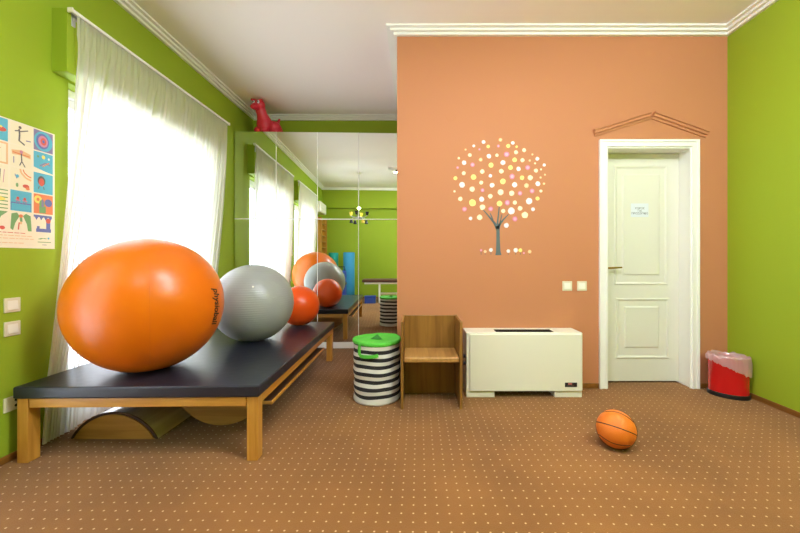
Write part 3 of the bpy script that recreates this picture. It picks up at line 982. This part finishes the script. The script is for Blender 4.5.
strap([(fa + 1.45, hb - .15, .009), (fa + 1.47, hb - .24, .009)], .024, .003).build('fabric_tag', M['stripe_white'], t)

# ------------------------------------------------------------------ wooden cube chair
ch = thing('cube_chair', 'small wooden box-shaped chair with panel sides against the terracotta wall', 'chair', (.127, 2.717, 0))
cw, cd, chh = .236, .345, .668
for s_ in (-1, 1):
    x0, x1 = sorted((s_ * cw, s_ * (cw - .02)))
    B().box(x0, x1, 0, cd + .03, 0, chh).build('side_panel', M['ply'], ch, bevel=(.003, 2))
B().box(-cw + .02, cw - .02, cd - .018, cd, 0.004, chh).build('back_panel', M['ply'], ch, bevel=(.002, 1))
B().box(-cw + .021, cw - .021, .012, cd - .019, .352, .394).build('seat', M['ply_seat'], ch, bevel=(.012, 4))

# ------------------------------------------------------------------ fan coil heater
fx0, fx1 = wx(466.6, 2.94), wx(583.5, 2.94)
fw = fx1 - fx0
fy = 2.945
fd = YP - fy - .004
zt_, zb_ = .539, .052
fc = thing('fan_coil_unit', 'cream metal fan coil heater standing on two feet between chair and door', 'heater', ((fx0 + fx1) / 2, fy, 0))
h = fw / 2
b = B().box(-h, h, 0.008, fd, zb_, zt_)
b.build('casing', M['cream'], fc, bevel=(.006, 2))
B().box(-h + .028, h - .012, -.004, .012, zb_ + .004, zt_ - .012).build('front_panel', M['cream'], fc, bevel=(.004, 2))
gx0, gx1 = wx(495.5, 3.0) - (fx0 + fx1) / 2, wx(553, 3.0) - (fx0 + fx1) / 2
gr = B().box(gx0, gx1, .035, .135, zt_ - .004, zt_ + .0015).build('outlet_grille', M['black'], fc)
b = B()
for k in range(9): b.box(gx0 + .004, gx1 - .004, .04 + k * .0105, .043 + k * .0105, zt_ + .0015, zt_ + .004)
b.build('slats', M['black'], gr)
for a, c in ((-h, -h + .235), (h - .232, h - .005)):
    B().box(a, c, .01, fd - .01, 0, zb_).build('foot', M['cream'], fc, bevel=(.003, 1))
lx, lz = (wx(571, 2.94) - (fx0 + fx1) / 2), wz(384.8, 2.94)
lp = B().box(lx - .05, lx + .05, -.006, -.004, lz - .018, lz + .018).build('name_plate', M['black'], fc)
b = B().box(lx - .024, lx + .008, -.0068, -.006, lz + .002, lz + .015)
b.build('plate_emblem', mat('dull_red_print', (190, 110, 100), .5), lp)
b = B()
for k in range(5): b.box(lx - .036 + k * .012, lx - .028 + k * .012, -.0068, -.006, lz - .011, lz - .007)
b.build('plate_print', mat('grey_print', (120, 110, 100), .6), lp)
for zz in (.27, .33):
    b = B().tube([(-h, .06, zz), (-h - .016, .06, zz)], .014, 14); b.build('side_knob', M['black'], fc, smooth=40)

# ------------------------------------------------------------------ red pedal bin with a liner
bc = Vector((2.647, 3.0, 0))
t = thing('waste_bin', 'red oval waste bin lined with a clear plastic bag beside the door', 'waste bin', bc, R(-40))
ea, eb, eh = .137, .10, .322
B().lathe([(0, 0), (.985, 0), (1.0, .006), (1.0, .032), (.985, .036), (0, .036)], 56, sx=ea + .004, sy=eb + .004).build('base_band', M['black'], t, smooth=40)
B().lathe([(0, .04), (.985, .036), (.985, eh), (1.0, eh + .004), (1.0, eh + .01), (.95, eh + .01), (.95, .05), (0, .05)], 56, sx=ea, sy=eb).build('body', M['red_metal'], t, smooth=40)
b = B()
NA = 128
prs = [(.80, -.10), (.9, -.02), (.955, .016), (1.01, .026), (1.045, .012), (1.06, -.03), (1.065, -.07), (1.075, -.118)]
rings = []
for j, (r, z) in enumerate(prs):
    ring = []
    for k in range(NA):
        a = 2 * math.pi * k / NA
        n = noise.noise((math.cos(a) * 5, math.sin(a) * 5, j * .45))
        n2 = noise.noise((math.cos(a) * 13, math.sin(a) * 13, j * .3))
        amp = .035 if j in (2, 3) else .05
        rr2 = r + amp * .7 * n + .025 * n2 * (1 if j > 3 else .7)
        zz = eh + z + (.012 * n + .006 * n2 if j >= 2 else .01 * n)
        if j >= 5:
            w_ = (j - 4) / 3
            zz += w_ * (.034 - .058 * math.cos(a - .25) + .010 * n2)
        ex = math.cos(a)
        rr2 = max(rr2, 1.01) if j >= 4 else rr2
        ring.append(b.bm.verts.new(((ea * rr2 + (.014 if (ex < -.5 and j >= 3) else 0) * (-1)) * math.cos(a) if False else ea * rr2 * math.cos(a), eb * rr2 * math.sin(a), zz)))
    rings.append(ring)
for j in range(len(rings) - 1):
    for k in range(NA):
        q = (k + 1) % NA
        b.bm.faces.new([rings[j][k], rings[j][q], rings[j + 1][q], rings[j + 1][k]])
b.build('bin_bag', M['bag'], t, smooth=180)

# ------------------------------------------------------------------ basketball
rk = .110
dk_ = 2.178
bb = Vector((wx(616, dk_), dk_, rk))
b = B(); b.ball((0, 0, 0), rk, 64, 40)
bk = b.build('basketball', M['basketball'], loc=bb, smooth=180)
tag(bk, 'orange basketball with black seams lying on the dotted carpet', 'ball')
vd = (cam - bb).normalized()
rt = vd.cross(Vector((0, 0, 1))).normalized() * -1       # image right
upb = rt.cross(vd).normalized() * -1
if upb.z < 0: upb = -upb
if rt.x < 0: rt = -rt
ca, sa = math.cos(R(-8)), math.sin(R(-8))
ax = rt * ca + upb * sa            # seam direction in the image, pole to pole
perp = upb * ca - rt * sa
def ringpts(fn, n=72): return [fn(k * 2 * math.pi / n) for k in range(n)]
rs = rk - .0008
vd2 = (vd * math.cos(R(5)) + perp * math.sin(R(5)))
pp2 = (perp * math.cos(R(5)) - vd * math.sin(R(5)))
B().tube(ringpts(lambda a: (ax * math.cos(a) + vd2 * math.sin(a)) * rs), .0029, 6, closed=True).build('seam', M['seam_black'], bk, smooth=60)
B().tube(ringpts(lambda a: (perp * math.cos(a) + ax * math.sin(a)) * rs), .0029, 6, closed=True).build('seam', M['seam_black'], bk, smooth=60)
for sg in (1, -1):
    def oval(a, sg=sg):
        # closed oval around +-perp, long along ax
        u, v = .80 * math.cos(a), .60 * math.sin(a)
        q = ax * math.sin(u * 1.15) * 1.0 + vd2 * math.sin(v * 1.05)
        q = q if q.length < .98 else q.normalized() * .98
        return (q + pp2 * sg * math.sqrt(1 - q.length_squared)).normalized() * rs
    B().tube(ringpts(oval), .0029, 6, closed=True).build('seam', M['seam_black'], bk, smooth=60)

# ------------------------------------------------------------------ things seen only in the mirror
def mpt(px, d_opt):
    """room point whose mirror image shows at picture column px at optical depth d_opt"""
    n = Vector((math.sin(R(MYAW)), -math.cos(R(MYAW)), 0)); p0 = Vector((MXL, MY, 0))
    q = Vector((wx(px, d_opt), d_opt, 0))
    return q - 2 * (q - p0).dot(n) * n
# rolled mats
def rolled(px, dd, r, hgt, m, label):
    p = mpt(px, dd)
    t = thing('rolled_mat', label, 'exercise mat', (p.x, p.y, 0), 0, 'rolled mats')
    b = B().lathe([(0, 0), (r * .97, 0), (r, .01), (r, hgt - .01), (r * .97, hgt), (0, hgt)], 32)
    b.build('foam_roll', m, t, smooth=40)
    sp = [((r * .97) * (k / 70) * math.cos(k * .45), (r * .97) * (k / 70) * math.sin(k * .45), hgt + .002) for k in range(71)]
    B().tube(sp, .004, 5).build('spiral_edge', M['navy'], t)
    return t
rolled(349, 9.75, .155, 1.33, M['blue'], 'tall blue rolled exercise mat standing at the rear green wall, seen in the mirror')
rolled(333.5, 9.9, .13, 1.32, M['teal'], 'teal rolled exercise mat in the rear corner, seen in the mirror')
p = mpt(341, 9.1)
t = thing('gym_bag', 'blue and black sports bag standing before the rolled mats, seen in the mirror', 'bag', (p.x, p.y, 0))
b = B().box(-.13, .13, -.12, .12, 0, .86); b.build('bag_body', M['navy'], t, bevel=(.05, 4))
B().tube([(-.1, 0, .85), (-.09, 0, .95), (.09, 0, .95), (.1, 0, .85)], .014, 8).build('handle', M['black'], t, smooth=50)
B().box(-.132, .132, -.122, .122, .5, .56).build('strap', M['black'], t)
# treatment bench
p = mpt(386, 9.55)
t = thing('massage_bench', 'dark brown padded bench on a white frame by the rear wall, seen in the mirror', 'bench', (p.x + .1, p.y, 0))
B().box(-.72, .72, -.27, .27, .54, .62).build('pad', M['bench_brown'], t, bevel=(.025, 3))
B().box(-.66, .66, -.24, .24, .495, .535).build('frame', M['gloss_white'], t, bevel=(.004, 1))
for sx in (-.27, .5):
    for sy in (-.2, .2): B().box(sx - .02, sx + .02, sy - .02, sy + .02, 0, .50).build('leg', M['gloss_white'], t, bevel=(.003, 1))
B().box(-.29, .52, -.02, .02, .20, .25).build('stretcher', M['gloss_white'], t)
p = mpt(371, 9.3)
t = thing('toy_crate', 'small blue crate on the carpet under the brown bench, seen in the mirror', 'crate', (p.x - .02, p.y, 0))
b = B().box(-.14, .14, -.1, .1, 0, .012)
b.box(-.14, .14, -.1, -.09, .012, .17).box(-.14, .14, .09, .1, .012, .17).box(-.14, -.13, -.09, .09, .012, .17).box(.13, .14, -.09, .09, .012, .17)
b.build('crate_body', M['navy'], t)
B().box(-.15, .15, -.11, .11, .17, .185).build('crate_lid', M['navy'], t)
# wall bars
t = thing('wall_bars', 'wooden wall bars on the green wall behind the camera, seen in the mirror', 'wall bars', (XL, -.80, 0))
for yy in (-.42, .30): B().box(.0, .13, yy, yy + .04, 0, 2.28).build('upright', M['beech_z'], t, bevel=(.003, 1))
for k in range(13): B().tube([(.085, -.38, .15 + k * .165), (.085, .30, .15 + k * .165)], .018, 10).build('bar', M['beech_y'], t, smooth=50)
# air conditioner
t = thing('air_conditioner', 'white split air conditioner high on the left wall, seen in the mirror', 'air conditioner', (XL - .002, -.30, 2.36))
B().box(0, .21, -.40, .36, 0, .27).build('casing', M['plastic'], t, bevel=(.03, 4))
B().box(.06, .19, -.36, .32, -.006, .012).build('louvre', M['plastic_edge'], t)
B().box(.209, .212, -.38, .34, .10, .106).build('front_gap', M['plastic_edge'], t)
# strip light
p = mpt(391, 7.95)
t = thing('strip_light', 'white ceiling strip light nearer the mirror, in whose glass it shows', 'ceiling light', (p.x, p.y, H), R(8), 'ceiling strip lights')
B().box(-.06, 1.20, -.035, .035, -.05, 0).build('housing', M['gloss_white'], t, bevel=(.008, 2))
B().tube([(.14, 0, -.068), (1.14, 0, -.068)], .016, 12).build('tube_lamp', M['tube'], t, smooth=60)
for x in (.10, 1.14): B().box(x, x + .04, -.02, .02, -.088, -.05).build('lamp_holder', M['black'] if x < .5 else M['plastic'], t)
copy_thing(t, (1.25, .55, H), 'added unseen white ceiling strip light brightening the right half of the room', R(3))  # extra fixture, added to even out the brightness on the right
# chandelier
p = mpt(359, 8.4)
t = thing('chandelier', 'hanging chandelier with black and yellow shades on bent arms, seen in the mirror', 'chandelier', (p.x, p.y, H))
zc = 2.13 - H
B().tube([(0, 0, 0), (0, 0, zc + .05)], .004, 8).build('cord', M['chrome'], t)
B().lathe([(0, -.001), (.05, -.001), (.045, -.03), (.012, -.045), (0, -.045)], 24).build('ceiling_rose', M['plastic'], t, smooth=40)
B().ball((0, 0, zc + .24), .03, 16, 10).build('cord_ball', M['plastic'], t, smooth=180)
B().ball((0, 0, zc), .055, 20, 12, (1.2, 1.2, .7)).build('hub', M['chrome'], t, smooth=180)
for k in range(8):
    a = k * R(45) + .2
    q = Vector((math.cos(a), math.sin(a), 0)); up_ = 1 if k % 2 == 0 else -1
    pth = [Vector((0, 0, zc)) + q * .04, Vector((0, 0, zc + .01)) + q * .13, Vector((0, 0, zc + .05 * up_)) + q * .2]
    arm = B().tube(pth, .008, 8).build('arm', M['chrome'], t, smooth=60)
    e = pth[-1]
    B().lathe([(.02, 0), (.045, .085 * up_), (.041, .085 * up_), (.018, .004 * up_)], 18, c=e).build('shade', M['yellow_shade'] if k in (1, 4, 6) else M['black'], arm, smooth=50)
    B().ball(e + Vector((0, 0, .05 * up_)), .022, 12, 8).build('bulb', M['bulb'], arm, smooth=180)

# ------------------------------------------------------------------ light
wd = bpy.data.worlds.new('daylight'); SC.world = wd; wd.use_nodes = True
bg = wd.node_tree.nodes['Background']
bg.inputs['Color'].default_value = (.78, .87, 1, 1)
# open sky above, extra-bright ground glow added below the horizon to lift the ceiling
wt = wd.node_tree
tcw = wt.nodes.new('ShaderNodeTexCoord'); spw = wt.nodes.new('ShaderNodeSeparateXYZ'); mrw = wt.nodes.new('ShaderNodeMapRange')
wt.links.new(tcw.outputs['Generated'], spw.inputs[0]); wt.links.new(spw.outputs['Z'], mrw.inputs['Value'])
mrw.inputs['From Min'].default_value = -.05; mrw.inputs['From Max'].default_value = .05
mrw.inputs['To Min'].default_value = 12.0; mrw.inputs['To Max'].default_value = 5.6
wt.links.new(mrw.outputs[0], bg.inputs['Strength'])
for n, (a, c) in enumerate(WIN):
    ar = bpy.data.lights.new('window_daylight', 'AREA')
    ar.shape = 'RECTANGLE'; ar.size = c - a; ar.size_y = WT
    ar.cycles.is_portal = True
    o = bpy.data.objects.new('window_daylight', ar); COL.objects.link(o)
    o.location = (XL - .255, (a + c) / 2, WT / 2)
    o.rotation_euler = Matrix(((0, 0, -1), (-1, 0, 0), (0, 1, 0))).to_euler()
def lamp(name, loc, power, size, sy=None, col=(1, .97, .92)):
    l = bpy.data.lights.new(name, 'AREA'); l.energy = power; l.color = col
    l.shape = 'RECTANGLE'; l.size = size; l.size_y = sy or size
    o = bpy.data.objects.new(name, l); COL.objects.link(o); o.location = loc
    return o
sp_ = bpy.data.objects['strip_light'].location
for q_, ang_, pw_ in ((sp_, 8, 60),):
    o = lamp('strip_light_glow', (q_.x + .62, q_.y + .06, H - .10), pw_, 1.1, .06, (.86, .91, 1)); o.rotation_euler = (0, 0, R(ang_))
q_ = bpy.data.objects['strip_light.001'].location
for k in range(4):          # added point lights along the unseen strip, brightening upper walls and ceiling too
    tb = bpy.data.lights.new('strip_light_glow', 'POINT'); tb.energy = 46; tb.shadow_soft_size = .03; tb.color = (.86, .91, 1)
    o = bpy.data.objects.new('strip_light_glow', tb); COL.objects.link(o); o.location = (q_.x + .14 + .3 * k, q_.y + .016 * k, H - .15)
cp_ = bpy.data.objects['chandelier'].location
pl_ = bpy.data.lights.new('chandelier_glow', 'POINT'); pl_.energy = 125; pl_.shadow_soft_size = .03; pl_.color = (.86, .91, 1)
o = bpy.data.objects.new('chandelier_glow', pl_); COL.objects.link(o); o.location = (cp_.x, cp_.y, 2.36)

# ------------------------------------------------------------------ camera
cd_ = bpy.data.cameras.new('camera'); co = bpy.data.objects.new('camera', cd_); COL.objects.link(co)
cd_.sensor_width = 36; cd_.sensor_fit = 'HORIZONTAL'; cd_.lens = 36 * F / 800
cd_.shift_x = -(CX - 400) / 800; cd_.shift_y = -(266.5 - CY) / 800
cd_.clip_start = .02
co.location = (0, 0, HC); co.rotation_euler = (R(90), 0, 0)
SC.camera = co

vs = SC.view_settings
SC.display_settings.display_device = 'sRGB'
vs.view_transform = 'Standard'; vs.look = 'None'; vs.gamma = 1; vs.use_curve_mapping = False
vs.exposure = -0.05
cy = SC.cycles
cy.use_denoising = True
cy.max_bounces = 10; cy.diffuse_bounces = 6; cy.transparent_max_bounces = 24
cy.sample_clamp_indirect = 15
cy.caustics_reflective = True; cy.caustics_refractive = False
